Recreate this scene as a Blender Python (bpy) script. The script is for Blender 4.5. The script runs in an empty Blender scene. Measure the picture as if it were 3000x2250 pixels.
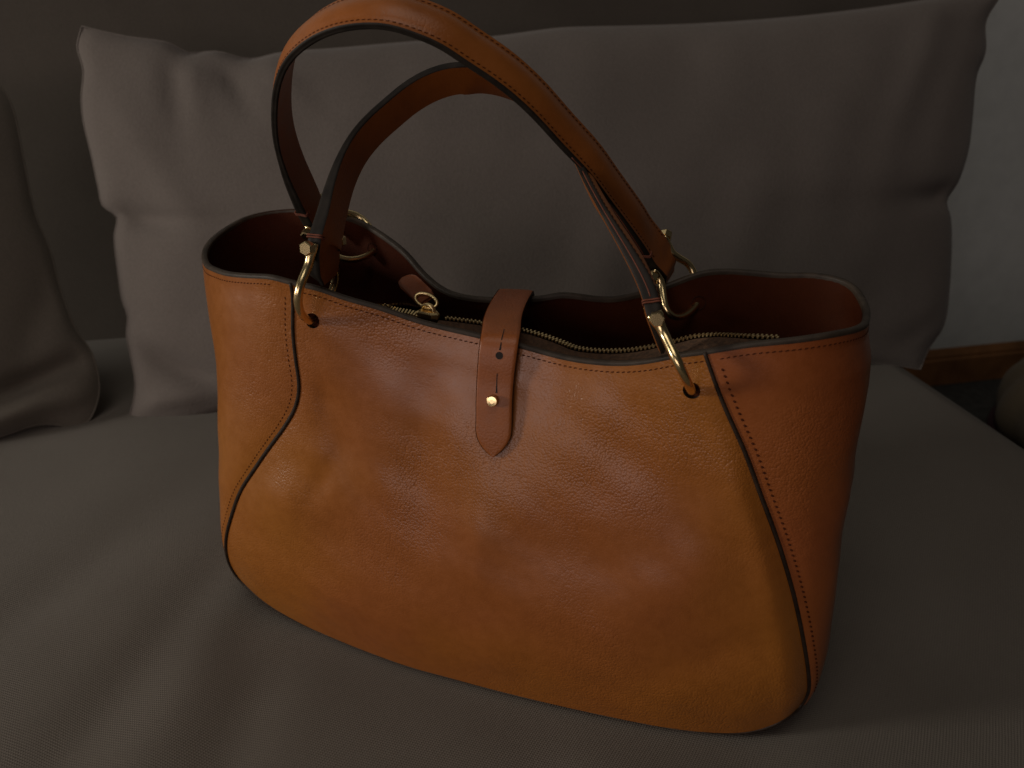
import bpy, bmesh, math, random
import numpy as np
from mathutils import Vector, Matrix
random.seed(7); np.random.seed(7)
scene = bpy.context.scene
COL = scene.collection
R = math.radians

# ------------------------------------------------------------------ camera
cam_d = bpy.data.cameras.new("camera"); cam = bpy.data.objects.new("camera", cam_d); COL.objects.link(cam)
cam.location = (0, 0, 0.39); cam.rotation_euler = (R(90 - 26), 0, 0)
cam_d.sensor_width = 36; cam_d.lens = 28.25; cam_d.clip_start = 0.02; cam_d.clip_end = 50
cam_d.dof.use_dof = True; cam_d.dof.focus_distance = 0.44; cam_d.dof.aperture_fstop = 11
scene.camera = cam
# ------------------------------------------------------------------ world + lamps
world = bpy.data.worlds.new("World"); scene.world = world; world.use_nodes = True
world.node_tree.nodes["Background"].inputs[0].default_value = (1.0, 0.93, 0.85, 1)
world.node_tree.nodes["Background"].inputs[1].default_value = 0.019
def area(name, loc, target, size, energy, color):
    d = bpy.data.lights.new(name, 'AREA'); d.shape = 'RECTANGLE'; d.size, d.size_y = size; d.energy = energy; d.color = color
    o = bpy.data.objects.new(name, d); COL.objects.link(o); o.location = loc
    o.rotation_euler = (Vector(target) - Vector(loc)).to_track_quat('-Z', 'Y').to_euler()
    return o
area("lamp_key", (-1.70, 0.05, 0.48), (0.0, 0.45, 0.12), (0.28, 0.28), 12.0, (1.0, 0.93, 0.83))
area("lamp_ceiling", (-0.3, -0.4, 2.2), (0.0, 0.45, 0.0), (1.2, 1.2), 8.0, (1.0, 0.92, 0.82))
area("front_fill", (-0.9, -1.5, 0.55), (0.0, 0.5, 0.18), (1.2, 0.6), 7.0, (1.0, 0.82, 0.78))  # added unseen fill from front left, pinkish for a veil on the leather
scene.view_settings.view_transform = 'Standard'; scene.view_settings.look = 'None'
scene.view_settings.exposure = -0.22; scene.view_settings.gamma = 1.0; scene.view_settings.use_curve_mapping = False
scene.render.engine = 'CYCLES'

# ------------------------------------------------------------------ measured outlines (metres)
# handbag frame: x along the bag, y front to back, z up.  pillow frame: along, up.
RIM = [(-0.1835, 0.02, 0.2432), (-0.1661, 0.009, 0.2455), (-0.1459, 0.001, 0.2487), (-0.1285, -0.004, 0.2513), (-0.1153, -0.004, 0.2492), (-0.102, -0.003, 0.2474), (-0.0878, 0, 0.2424), (-0.0699, 0.004, 0.2374), (-0.048, 0.008, 0.2303), (-0.0182, 0.012, 0.2246), (0.0048, 0.013, 0.2212), (0.0247, 0.012, 0.2186), (0.0401, 0.009, 0.2188), (0.0585, 0.006, 0.2211), (0.0725, 0.003, 0.2253), (0.0891, 0, 0.2323), (0.1, -0.002, 0.236), (0.12, -0.003, 0.2427), (0.1397, 0, 0.2461), (0.1576, 0.009, 0.2478), (0.1712, 0.031, 0.2443), (0.1775, 0.062, 0.2388), (0.179, 0.087, 0.2371), (0.1743, 0.107, 0.2399), (0.168, 0.115, 0.241), (0.1532, 0.122, 0.2406), (0.1341, 0.123, 0.2387), (0.1062, 0.121, 0.239), (0.0895, 0.117, 0.2378), (0.0658, 0.107, 0.2293), (0.0388, 0.09, 0.225), (0.0109, 0.082, 0.2277), (-0.0013, 0.08, 0.2248), (-0.0417, 0.079, 0.2206), (-0.0614, 0.083, 0.2216), (-0.0788, 0.092, 0.227), (-0.0978, 0.104, 0.2373), (-0.1235, 0.118, 0.2453), (-0.1425, 0.126, 0.2494), (-0.1602, 0.13, 0.2509), (-0.1871, 0.13, 0.2519), (-0.2055, 0.124, 0.251), (-0.2188, 0.11, 0.2495), (-0.2229, 0.088, 0.2462), (-0.2209, 0.068, 0.2433), (-0.2128, 0.05, 0.241), (-0.1985, 0.033, 0.2406)]
SEAM_L = [(-0.1157, -0.003, 0.2488), (-0.1167, -0.0031, 0.2407), (-0.1179, -0.0033, 0.2315), (-0.1194, -0.0034, 0.2192), (-0.1195, -0.0037, 0.2025), (-0.1193, -0.0039, 0.1873), (-0.1231, -0.0038, 0.1745), (-0.1328, -0.0033, 0.1592), (-0.1455, -0.0028, 0.1429), (-0.1607, -0.0021, 0.1226), (-0.1734, -0.0015, 0.1047), (-0.1847, -0.0007, 0.082), (-0.1916, -0.0002, 0.0653), (-0.196, 0.0019, 0.0506), (-0.1975, 0.0049, 0.0355), (-0.195, 0.0077, 0.0226)]
SEAM_R = [(0.1, -0.0032, 0.2365), (0.1067, -0.0034, 0.2223), (0.1125, -0.0036, 0.2101), (0.1252, -0.0039, 0.1862), (0.1346, -0.0035, 0.1652), (0.1461, -0.0026, 0.1394), (0.1572, -0.0017, 0.1109), (0.1642, -0.001, 0.09), (0.1711, -0.0002, 0.0663), (0.175, 0.0019, 0.0505), (0.1774, 0.0049, 0.0356), (0.176, 0.0082, 0.0204)]
BOTTOM = [(-0.195, 0.0077, 0.0226), (-0.173, 0.0011, 0.014), (-0.1424, -0.004, 0.007), (-0.1123, -0.0088, 0.005), (-0.0832, -0.0136, 0.005), (-0.056, -0.0168, 0.005), (-0.0306, -0.0178, 0.005), (0.0093, -0.019, 0.005), (0.0532, -0.0187, 0.005), (0.0778, -0.0179, 0.005), (0.1016, -0.0165, 0.005), (0.1248, -0.0131, 0.005), (0.1451, -0.009, 0.007), (0.1579, -0.0059, 0.012), (0.1681, -0.003, 0.02), (0.176, 0.0082, 0.0204)]
END_L = [(-0.2118, 0.05, 0.2338), (-0.2099, 0.05, 0.2061), (-0.2092, 0.05, 0.1819), (-0.2106, 0.05, 0.1564), (-0.2126, 0.05, 0.1307), (-0.2146, 0.05, 0.101), (-0.2178, 0.05, 0.0758), (-0.2248, 0.05, 0.0471), (-0.2291, 0.05, 0.0181)]
END_R = [(0.1815, 0.075, 0.2251), (0.183, 0.075, 0.2173), (0.1847, 0.075, 0.201), (0.1854, 0.075, 0.184), (0.1855, 0.075, 0.1673), (0.1863, 0.075, 0.1514), (0.1869, 0.075, 0.1234), (0.1877, 0.075, 0.0832), (0.1889, 0.075, 0.0548), (0.1912, 0.075, 0.0253), (0.1922, 0.075, -0.0041)]
HANDLE_FRONT = [(-0.0953, -0.0082, 0.2729), (-0.0977, 0.002, 0.2845), (-0.0991, 0.0134, 0.2973), (-0.0988, 0.0237, 0.3089), (-0.096, 0.0337, 0.3197), (-0.0901, 0.0425, 0.3289), (-0.0818, 0.0508, 0.3373), (-0.0733, 0.0585, 0.345), (-0.0638, 0.0645, 0.3507), (-0.0538, 0.0685, 0.3541), (-0.0453, 0.0702, 0.3551), (-0.0309, 0.079, 0.3534), (-0.0146, 0.0835, 0.3441), (0.002, 0.0789, 0.3288), (0.0172, 0.0643, 0.3125), (0.0305, 0.041, 0.302), (0.043, 0.0224, 0.2921), (0.0555, 0.0113, 0.2783), (0.0631, 0.004, 0.2694), (0.0696, -0.0032, 0.2606), (0.0727, -0.0089, 0.2539)]
HANDLE_BACK = [(-0.1611, 0.0921, 0.2588), (-0.1591, 0.0737, 0.2832), (-0.1529, 0.0557, 0.307), (-0.1424, 0.0404, 0.3271), (-0.1299, 0.0272, 0.3443), (-0.1175, 0.0181, 0.356), (-0.1021, 0.011, 0.365), (-0.0858, 0.0061, 0.3711), (-0.0688, 0.0036, 0.374), (-0.0538, 0.0035, 0.3738), (-0.0423, 0.0058, 0.3704), (-0.032, 0.0087, 0.3663), (-0.0224, 0.0138, 0.3593), (-0.0075, 0.0217, 0.3485), (0.0047, 0.0307, 0.3362), (0.017, 0.043, 0.3196), (0.0304, 0.056, 0.302), (0.0395, 0.0686, 0.285), (0.0491, 0.0844, 0.2638), (0.0573, 0.1009, 0.2418)]
N_FRONT = [(0.0719, -0.7431, 0.6653)]
N_BACK = [(-0.015, -0.7986, -0.6016)]
HEAD_FL = [(-0.0967, -0.014, 0.2732)]
HOLE_FL = [(-0.1066, -0.004, 0.228)]
HEAD_FR = [(0.0766, -0.014, 0.2535)]
HOLE_FR = [(0.0964, -0.003, 0.2157)]
HEAD_BL = [(-0.1613, 0.098, 0.2432)]
HOLE_BL = [(-0.1382, 0.124, 0.2286)]
HEAD_BR = [(0.0661, 0.142, 0.2441)]
HOLE_BR = [(0.0882, 0.118, 0.2196)]
INNER_BR = [(0.0581, 0.112, 0.2334)]
ZIP_LINE = [(-0.0463, 0.029, 0.2249), (-0.0254, 0.0378, 0.2209), (-0.0024, 0.0428, 0.2173), (0.009, 0.0425, 0.2157), (0.0218, 0.0395, 0.214), (0.0307, 0.0349, 0.2137), (0.0425, 0.0337, 0.2141), (0.0574, 0.0339, 0.216), (0.0684, 0.0337, 0.2191), (0.0825, 0.0333, 0.2245), (0.0927, 0.0336, 0.2285), (0.1031, 0.0305, 0.232), (0.1198, 0.0192, 0.2377), (0.1329, 0.0159, 0.2399)]
ZIP_UP = [(-0.0827, 0.0289, 0.2289), (-0.0776, 0.0297, 0.2289), (-0.0742, 0.0323, 0.2289), (-0.0705, 0.0342, 0.2289), (-0.0664, 0.0346, 0.2289), (-0.0612, 0.0331, 0.2289)]
ZIP_LOW = [(-0.0814, 0.0325, 0.2269), (-0.0755, 0.0297, 0.2269), (-0.0726, 0.029, 0.2269), (-0.0677, 0.0282, 0.2269), (-0.0626, 0.0275, 0.2269), (-0.0572, 0.0255, 0.2269)]
PIL_L = [(-0.0043, 0.3756), (-0.0105, 0.3572), (-0.0076, 0.3373), (-0.0121, 0.3123), (-0.0129, 0.2922), (-0.0093, 0.2589), (-0.0066, 0.2279), (-0.0047, 0.2122), (0.0067, 0.2012), (0.0026, 0.183), (0.0021, 0.1484), (0.0029, 0.1214), (0.0062, 0.1049), (0.0032, 0.0887), (0.0045, 0.0694), (0.0059, 0.0388), (0.002, 0.0195), (-0.0041, 0.0036), (-0.0043, -0.0068)]
PIL_R = [(0.9483, 0.4082), (0.9365, 0.3938), (0.9255, 0.3751), (0.9262, 0.3437), (0.9165, 0.3195), (0.913, 0.2767), (0.9092, 0.2399), (0.8979, 0.2055), (0.8843, 0.1842), (0.8901, 0.1646), (0.8909, 0.0874), (0.8852, 0.045), (0.868, 0.02), (0.8576, -0.004)]
PIL_B = [(-0.0043, -0.0068), (0.0444, -0.0063), (0.0939, 0.0042), (0.2339, 0.0036), (0.4303, 0.0074), (0.6399, 0.0105), (0.7964, 0.0075), (0.8576, -0.004)]
PIL_T = [(-0.0043, 0.3756), (0.0327, 0.3667), (0.0718, 0.3602), (0.0886, 0.3512), (0.1141, 0.3522), (0.1443, 0.3451), (0.1733, 0.3504), (0.2295, 0.3541), (0.2976, 0.3592), (0.378, 0.3633), (0.4186, 0.3679), (0.4497, 0.3713), (0.5336, 0.373), (0.5923, 0.3745), (0.6943, 0.3804), (0.7997, 0.3908), (0.8808, 0.4015), (0.9194, 0.4043), (0.9483, 0.4082)]
PIL2_R = [(-0.0195, 0.3466), (-0.0128, 0.3388), (-0.0063, 0.3292), (-0.0015, 0.3183), (0.0003, 0.3032), (-0.0002, 0.2557), (0.0003, 0.2084), (0.0061, 0.1759), (0.0081, 0.1353), (0.0135, 0.0992), (0.0233, 0.0729), (0.025, 0.0504), (0.0224, 0.0323), (0.0119, 0.0111), (0, 0)]

# ------------------------------------------------------------------ helpers
def A(x): return np.array(x, float)
def resample(P, n, closed=False, smooth=0):
    P = A(P); m = len(P)
    Q = []
    seg = m if closed else m - 1
    for i in range(seg):
        g = (lambda k: P[k % m]) if closed else (lambda k: P[min(max(k, 0), m - 1)] if 0 <= k < m else (2 * P[0] - P[1] if k < 0 else 2 * P[-1] - P[-2]))
        p0, p1, p2, p3 = g(i - 1), g(i), g(i + 1), g(i + 2)
        d1 = max(np.linalg.norm(p1 - p0) ** .5, 1e-6); d2 = max(np.linalg.norm(p2 - p1) ** .5, 1e-6); d3 = max(np.linalg.norm(p3 - p2) ** .5, 1e-6)
        m1 = (p1 - p0) / d1 - (p2 - p0) / (d1 + d2) + (p2 - p1) / d2
        m2 = (p2 - p1) / d2 - (p3 - p1) / (d2 + d3) + (p3 - p2) / d3
        m1 *= d2; m2 *= d2
        for t in np.linspace(0, 1, 16, endpoint=False):
            Q.append((2*t**3-3*t**2+1)*p1 + (t**3-2*t**2+t)*m1 + (-2*t**3+3*t**2)*p2 + (t**3-t**2)*m2)
    Q.append(P[0] if closed else P[-1]); Q = A(Q)
    L = np.r_[0, np.cumsum(np.linalg.norm(np.diff(Q, axis=0), axis=1))]
    s = np.linspace(0, L[-1], n + 1)[:-1] if closed else np.linspace(0, L[-1], n)
    out = np.stack([np.interp(s, L, Q[:, k]) for k in range(Q.shape[1])], 1)
    for _ in range(smooth):
        if closed: out = (np.roll(out, 1, 0) + 2 * out + np.roll(out, -1, 0)) / 4
        else: out[1:-1] = (out[:-2] + 2 * out[1:-1] + out[2:]) / 4
    return out
def nrm(v): return v / np.maximum(np.linalg.norm(v, axis=-1, keepdims=True), 1e-9)
def mesh_obj(name, verts, faces, mat, parent=None, smooth=True, mats=None, fmat=None):
    me = bpy.data.meshes.new(name); me.from_pydata([tuple(map(float, v)) for v in verts], [], [tuple(int(i) for i in f) for f in faces]); me.update()
    for m in (mats or [mat]): me.materials.append(m)
    if fmat is not None: me.polygons.foreach_set("material_index", list(map(int, fmat)))
    me.polygons.foreach_set("use_smooth", [smooth] * len(me.polygons))
    o = bpy.data.objects.new(name, me); COL.objects.link(o)
    if parent: o.parent = parent
    return o
def grid_faces(ni, nj, closed_i=False, closed_j=False, off=0, flip=False):
    F = []
    for i in range(ni if closed_i else ni - 1):
        for j in range(nj if closed_j else nj - 1):
            a, b = i * nj + j, i * nj + (j + 1) % nj
            c, d = ((i + 1) % ni) * nj + (j + 1) % nj, ((i + 1) % ni) * nj + j
            f = (a, b, c, d)
            F.append(tuple(k + off for k in (f[::-1] if flip else f)))
    return F
def grid_normals(G):
    du = np.gradient(G, axis=0); dv = np.gradient(G, axis=1)
    return nrm(np.cross(du, dv))
def frames(P, closed=False, ref=None):
    T = np.roll(P, -1, 0) - np.roll(P, 1, 0)
    if not closed: T[0] = P[1] - P[0]; T[-1] = P[-1] - P[-2]
    T = nrm(T)
    ref = A(ref if ref is not None else (0, 0, 1))
    n = ref - T[0] * (ref @ T[0])
    if np.linalg.norm(n) < 1e-4: n = A((1, 0, 0)) - T[0] * T[0][0]
    n = n / np.linalg.norm(n); N = [n]
    for i in range(1, len(P)):
        n = N[-1] - T[i] * (N[-1] @ T[i]); N.append(n / np.linalg.norm(n))
    N = A(N); return T, N, np.cross(T, N)
def tube_geo(P, r, ns=10, closed=False, ref=None, caps=True):
    P = A(P); n = len(P); T, N, B = frames(P, closed, ref)
    r = A(r)
    if r.ndim == 0: r = np.full((n, 2), float(r))
    elif r.ndim == 1 and len(r) == 2 and n != 2: r = np.tile(r, (n, 1))
    elif r.ndim == 1: r = np.stack([r, r], 1)
    th = np.arange(ns) * 2 * math.pi / ns
    V = P[:, None] + N[:, None] * (r[:, 0, None, None] * np.cos(th)[None, :, None]) + B[:, None] * (r[:, 1, None, None] * np.sin(th)[None, :, None])
    F = grid_faces(n, ns, closed, True, flip=True)
    V = V.reshape(-1, 3)
    if caps and not closed:
        F.append(tuple(range(ns))[::1]); F.append(tuple(range((n - 1) * ns, n * ns))[::-1])
    return V, F
def merge(parts):
    V = []; F = []; o = 0
    for v, f in parts:
        V.append(A(v)); F += [tuple(i + o for i in q) for q in f]; o += len(v)
    return np.concatenate(V), F
def tag(o, label, cat, group=None, kind=None):
    if label: o["label"] = label
    if cat: o["category"] = cat
    if group: o["group"] = group
    if kind: o["kind"] = kind
    return o
def empty(name, loc, rotz=0, parent=None):
    o = bpy.data.objects.new(name, None); COL.objects.link(o); o.location = loc; o.rotation_euler = (0, 0, rotz); o.empty_display_size = .05
    if parent: o.parent = parent
    return o
def sstep(x, a, b):
    t = np.clip((x - a) / (b - a), 0, 1); return t * t * (3 - 2 * t)

# ------------------------------------------------------------------ materials
def new_mat(name):
    m = bpy.data.materials.new(name); m.use_nodes = True
    nt = m.node_tree; return m, nt, nt.nodes["Principled BSDF"]
def node(nt, t, **kw):
    n = nt.nodes.new(t)
    for k, v in kw.items():
        if isinstance(k, str) and k.startswith('i_'):
            key = k[2:].replace('_', ' ')
            n.inputs[key].default_value = v
        else: setattr(n, k, v)
    return n
def ramp(nt, fac, stops):
    r = nt.nodes.new('ShaderNodeValToRGB'); nt.links.new(fac, r.inputs[0])
    e = r.color_ramp.elements
    while len(e) < len(stops): e.new(0.5)
    for el, (p, c) in zip(e, stops): el.position = p; el.color = (*c, 1) if len(c) == 3 else c
    return r.outputs[0]
def math_n(nt, op, a, b=None):
    n = nt.nodes.new('ShaderNodeMath'); n.operation = op
    for i, x in enumerate((a, b)):
        if x is None: continue
        if isinstance(x, (int, float)): n.inputs[i].default_value = x
        else: nt.links.new(x, n.inputs[i])
    return n.outputs[0]
VEIL_OFFSET = (0.31, 0.2, 0.55)  # noise offset puts the redder tone where a reflection veil lies, painted as colour
def leather(name, c1, c2, c3, rough=.36, grain=1.0, spec=.5, scale=1.0, coat=0.0):
    m, nt, p = new_mat(name); L = nt.links
    p.inputs['Coat Weight'].default_value = coat; p.inputs['Coat Roughness'].default_value = .28
    co = node(nt, 'ShaderNodeTexCoord').outputs['Object']
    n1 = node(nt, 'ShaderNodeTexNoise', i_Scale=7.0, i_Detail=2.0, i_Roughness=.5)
    mo = node(nt, 'ShaderNodeMapping'); mo.inputs['Location'].default_value = VEIL_OFFSET; L.new(co, mo.inputs['Vector']); L.new(mo.outputs[0], n1.inputs['Vector'])
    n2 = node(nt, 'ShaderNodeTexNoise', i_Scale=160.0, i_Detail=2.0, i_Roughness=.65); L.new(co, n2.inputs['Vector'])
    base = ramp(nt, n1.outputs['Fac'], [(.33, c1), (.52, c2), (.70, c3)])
    v = node(nt, 'ShaderNodeTexVoronoi', feature='F1', i_Scale=780.0 * scale)
    # slightly warped cells for natural pebbling
    w = node(nt, 'ShaderNodeTexNoise', i_Scale=130.0, i_Detail=0.0); L.new(co, w.inputs['Vector'])
    mx = node(nt, 'ShaderNodeMix', data_type='VECTOR', i_Factor=.0012); L.new(co, mx.inputs['A']); L.new(w.outputs['Color'], mx.inputs['B'])
    L.new(mx.outputs['Result'], v.inputs['Vector'])
    # mottled tone in the pits
    mc = node(nt, 'ShaderNodeMix', data_type='RGBA', blend_type='MULTIPLY'); mc.inputs['Factor'].default_value = .35
    L.new(base, mc.inputs['A'])
    L.new(ramp(nt, n2.outputs['Fac'], [(.3, (.70, .66, .60)), (.65, (1, 1, 1))]), mc.inputs['B'])
    L.new(mc.outputs['Result'], p.inputs['Base Color'])
    mask = node(nt, 'ShaderNodeTexNoise', i_Scale=14.0, i_Detail=1.0); L.new(co, mask.inputs['Vector'])
    mk = ramp(nt, mask.outputs['Fac'], [(.42, (.12, .12, .12)), (.64, (1, 1, 1))])
    hgt = math_n(nt, 'MULTIPLY', math_n(nt, 'POWER', v.outputs['Distance'], 2.0), mk)
    fine = node(nt, 'ShaderNodeTexNoise', i_Scale=1500.0, i_Detail=0.0); L.new(co, fine.inputs['Vector'])
    hsum = math_n(nt, 'ADD', math_n(nt, 'MULTIPLY', hgt, -1.0), math_n(nt, 'MULTIPLY', fine.outputs['Fac'], .12))
    b1 = node(nt, 'ShaderNodeBump', i_Strength=min(1.0, .75 * grain), i_Distance=.0006); L.new(hsum, b1.inputs['Height'])
    cr = node(nt, 'ShaderNodeTexNoise', i_Scale=60.0, i_Detail=3.0, i_Roughness=.6); L.new(co, cr.inputs['Vector'])
    b2 = node(nt, 'ShaderNodeBump', i_Strength=.16 * grain, i_Distance=.0022); L.new(cr.outputs['Fac'], b2.inputs['Height']); L.new(b1.outputs['Normal'], b2.inputs['Normal'])
    L.new(b2.outputs['Normal'], p.inputs['Normal'])
    rr = node(nt, 'ShaderNodeMapRange'); L.new(n2.outputs['Fac'], rr.inputs[0]); rr.inputs['To Min'].default_value = rough - .07; rr.inputs['To Max'].default_value = rough + .1
    L.new(rr.outputs[0], p.inputs['Roughness'])
    p.inputs['Specular IOR Level'].default_value = spec
    return m
def fabric(name, c1, c2, period=.0015, bump=.5, woven=True):
    m, nt, p = new_mat(name); L = nt.links
    co = node(nt, 'ShaderNodeTexCoord').outputs['Object']
    n1 = node(nt, 'ShaderNodeTexNoise', i_Scale=5.0, i_Detail=4.0, i_Roughness=.6); L.new(co, n1.inputs['Vector'])
    n2 = node(nt, 'ShaderNodeTexNoise', i_Scale=420.0, i_Detail=2.0, i_Roughness=.7); L.new(co, n2.inputs['Vector'])
    s = .314 / period
    wp = node(nt, 'ShaderNodeTexNoise', i_Scale=40.0, i_Detail=0.0); L.new(co, wp.inputs['Vector'])
    mx = node(nt, 'ShaderNodeMix', data_type='VECTOR', i_Factor=.0012); L.new(co, mx.inputs['A']); L.new(wp.outputs['Color'], mx.inputs['B'])
    def wave(rot, sc):
        mp = node(nt, 'ShaderNodeMapping'); mp.inputs['Rotation'].default_value = rot; L.new(mx.outputs['Result'], mp.inputs['Vector'])
        w = node(nt, 'ShaderNodeTexWave', wave_type='BANDS', bands_direction='X'); w.inputs['Scale'].default_value = sc; w.inputs['Distortion'].default_value = 0.0
        L.new(mp.outputs[0], w.inputs['Vector']); return w.outputs['Fac']
    # object x/y/z: twill on whichever plane faces out
    wa = wave((R(0), R(32), R(35)), s); wb = wave((R(0), R(-40), R(-55)), s)
    weave = math_n(nt, 'MULTIPLY', wa, wb)
    hsum = math_n(nt, 'ADD', weave, math_n(nt, 'MULTIPLY', n2.outputs['Fac'], .8)) if woven else math_n(nt, 'MULTIPLY', n2.outputs['Fac'], 1.3)
    base = ramp(nt, n1.outputs['Fac'], [(.35, c1), (.65, c2)])
    mc = node(nt, 'ShaderNodeMix', data_type='RGBA', blend_type='MULTIPLY'); mc.inputs['Factor'].default_value = .42
    L.new(base, mc.inputs['A']); L.new(ramp(nt, hsum, [(.25, (.62, .62, .62)), (1.0, (1.05, 1.05, 1.05))]), mc.inputs['B'])
    L.new(mc.outputs['Result'], p.inputs['Base Color'])
    b = node(nt, 'ShaderNodeBump', i_Strength=bump, i_Distance=.0005); L.new(hsum, b.inputs['Height']); L.new(b.outputs['Normal'], p.inputs['Normal'])
    p.inputs['Roughness'].default_value = .92; p.inputs['Specular IOR Level'].default_value = .15
    p.inputs['Sheen Weight'].default_value = .12; p.inputs['Sheen Roughness'].default_value = .5
    return m
def plain(name, col, rough=.5, metal=0.0, noise=0.12, scale=80.0, bump=0.0, spec=.5):
    m, nt, p = new_mat(name); L = nt.links
    co = node(nt, 'ShaderNodeTexCoord').outputs['Object']
    n = node(nt, 'ShaderNodeTexNoise', i_Scale=scale, i_Detail=4.0); L.new(co, n.inputs['Vector'])
    lo = tuple(max(0, c * (1 - noise * 2)) for c in col); hi = tuple(min(1, c * (1 + noise)) for c in col)
    L.new(ramp(nt, n.outputs['Fac'], [(.3, lo), (.7, hi)]), p.inputs['Base Color'])
    p.inputs['Roughness'].default_value = rough; p.inputs['Metallic'].default_value = metal; p.inputs['Specular IOR Level'].default_value = spec
    if bump:
        b = node(nt, 'ShaderNodeBump', i_Strength=bump, i_Distance=.001); L.new(n.outputs['Fac'], b.inputs['Height']); L.new(b.outputs['Normal'], p.inputs['Normal'])
    return m
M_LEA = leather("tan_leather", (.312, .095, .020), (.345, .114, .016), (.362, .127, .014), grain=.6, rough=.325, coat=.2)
M_GUS_SHADE = leather("shaded_gusset_leather", (.255, .062, .021), (.290, .077, .018), (.310, .088, .016), grain=.55, rough=.36, coat=.15)  # redder, darker copy of the tan leather: right gusset's shade painted in
M_STRAP = leather("strap_leather", (.29, .078, .019), (.32, .094, .018), (.34, .108, .018), rough=.42, grain=.35)
M_HAND = leather("handle_leather", (.275, .074, .017), (.31, .090, .016), (.33, .102, .016), rough=.42, grain=.3)
M_LIN = leather("inner_leather", (.042, .0095, .0035), (.052, .0125, .004), (.064, .016, .005), rough=.65, grain=.5, spec=.06)
M_EDGE = plain("painted_edge", (.048, .034, .023), rough=.55, noise=.2, scale=120, bump=.15, spec=.35)
M_HEDGE = plain("handle_edge_paint", (.020, .015, .011), rough=.6, noise=.25, scale=120, bump=.15, spec=.25)
M_PIPE = plain("seam_edge_paint", (.032, .020, .013), rough=.5, noise=.25, scale=150, spec=.25)
M_STI = plain("dark_thread", (.075, .020, .008), rough=.8, noise=.1, spec=.08)
M_THR = plain("red_brown_thread", (.17, .045, .02), rough=.75)
M_GOLD = plain("pale_gold", (.92, .72, .38), rough=.24, metal=1.0, noise=.03, scale=40)
M_BRASS = plain("zip_brass", (.90, .70, .36), rough=.34, metal=1.0, noise=.06)
M_TAB = leather("pull_leather", (.11, .030, .010), (.14, .038, .011), (.16, .045, .012), rough=.5, grain=.3, spec=.3)
M_TAPE = plain("zip_tape_cloth", (.085, .042, .02), rough=.85, noise=.25, scale=500, bump=.3)
M_DARK = plain("hole_dark", (.012, .006, .004), rough=.8)
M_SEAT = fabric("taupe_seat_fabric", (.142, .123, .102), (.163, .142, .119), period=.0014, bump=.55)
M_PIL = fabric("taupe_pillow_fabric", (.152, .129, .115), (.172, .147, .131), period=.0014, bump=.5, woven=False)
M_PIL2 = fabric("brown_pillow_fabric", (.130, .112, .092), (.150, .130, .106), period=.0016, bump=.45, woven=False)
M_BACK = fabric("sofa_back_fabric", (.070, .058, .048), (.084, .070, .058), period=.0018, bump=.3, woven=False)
M_WALL = plain("wall_paint", (.80, .82, .80), rough=.85, noise=.03, scale=30, bump=.08)
M_WOOD = plain("skirting_wood", (.34, .150, .055), rough=.45, noise=.25, scale=14)
M_FLOOR = plain("floor_carpet", (.060, .058, .052), rough=.9, noise=.2, scale=60, bump=.3)
M_POUF = fabric("pouf_wool", (.240, .185, .120), (.290, .225, .150), period=.004, bump=.8)
M_BAND = plain("pouf_band", (.050, .012, .020), rough=.8)

# ------------------------------------------------------------------ the setting
SOFA_ROT = R(10.5)
sofa_x = A((math.cos(SOFA_ROT), math.sin(SOFA_ROT), 0)); sofa_y = A((-math.sin(SOFA_ROT), math.cos(SOFA_ROT), 0))
corner = A((0.466, 0.868, 0.0))      # right end of the seat where it meets the back
def vnoise(P, seed=0, oct=3):
    rng = np.random.RandomState(seed); out = np.zeros(P.shape[:-1])
    for o in range(oct):
        for k in range(5):
            d = rng.normal(size=P.shape[-1]); d /= np.linalg.norm(d); f = (2 ** o) * rng.uniform(.6, 1.4)
            out += np.sin((P @ d) * f * 2 * math.pi + rng.uniform(0, 6.28)) / (2 ** o) / 5
    return out
sofa = empty("sofa", tuple(corner), SOFA_ROT)
tag(sofa, "taupe fabric sofa whose seat carries the handbag and pillows", "sofa")
def to_sofa(X, Y):
    d_ = A((X, Y, 0)) - corner; return float(d_ @ sofa_x), float(d_ @ sofa_y)
SEAT_FOLDS = [(*to_sofa(-.155, .36), .25, 1, .12, .018, -.0035), (*to_sofa(-.235, .38), .40, 1, .15, .020, -.0035), (*to_sofa(-.195, .37), .3, 1, .13, .016, .002), (*to_sofa(-.33, .45), .6, 1, .15, .03, -.003), (*to_sofa(.02, .30), .1, 1, .06, .02, -.002)]
def seat_height(p, q):
    pts = np.stack([p, q], -1)
    z = .0035 * vnoise(pts / .5, 3, 2)
    for (cx, cy, dx, dy, ln, wd, am) in SEAT_FOLDS:
        dn = math.hypot(dx, dy); x = ((p - cx) * dx + (q - cy) * dy) / dn; y = (-(p - cx) * dy + (q - cy) * dx) / dn
        z = z + am * np.exp(-(x / ln) ** 2 - (y / wd) ** 2)
    bx, by = to_sofa(-.005, .377); ca_, sa_ = math.cos(R(-17) - SOFA_ROT), math.sin(R(-17) - SOFA_ROT)
    ub = (p - bx) * ca_ + (q - by) * sa_; vb = -(p - bx) * sa_ + (q - by) * ca_
    dd = np.hypot(np.maximum(np.abs(ub + .01) - .155, 0), np.maximum(np.abs(vb - .045) - .062, 0))
    k = np.exp(-(dd / .036) ** 2)
    return z * (1 - k) + .0028 * k + .0085 * (1 - k)
pr = [(-2.0, 0)] + [(x, 0) for x in np.linspace(-1.6, -.06, 150)]
rad = .045
for t in np.linspace(0, math.pi / 2, 12): pr.append((-.045 + rad * math.sin(t), -rad + rad * math.cos(t)))
pr += [(.002, -.09), (.0, -.14), (-.002, -.17)]
pr = A(pr); qs = np.r_[np.linspace(-1.05, -.7, 12)[:-1], np.linspace(-.7, .36, 116)]
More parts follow.
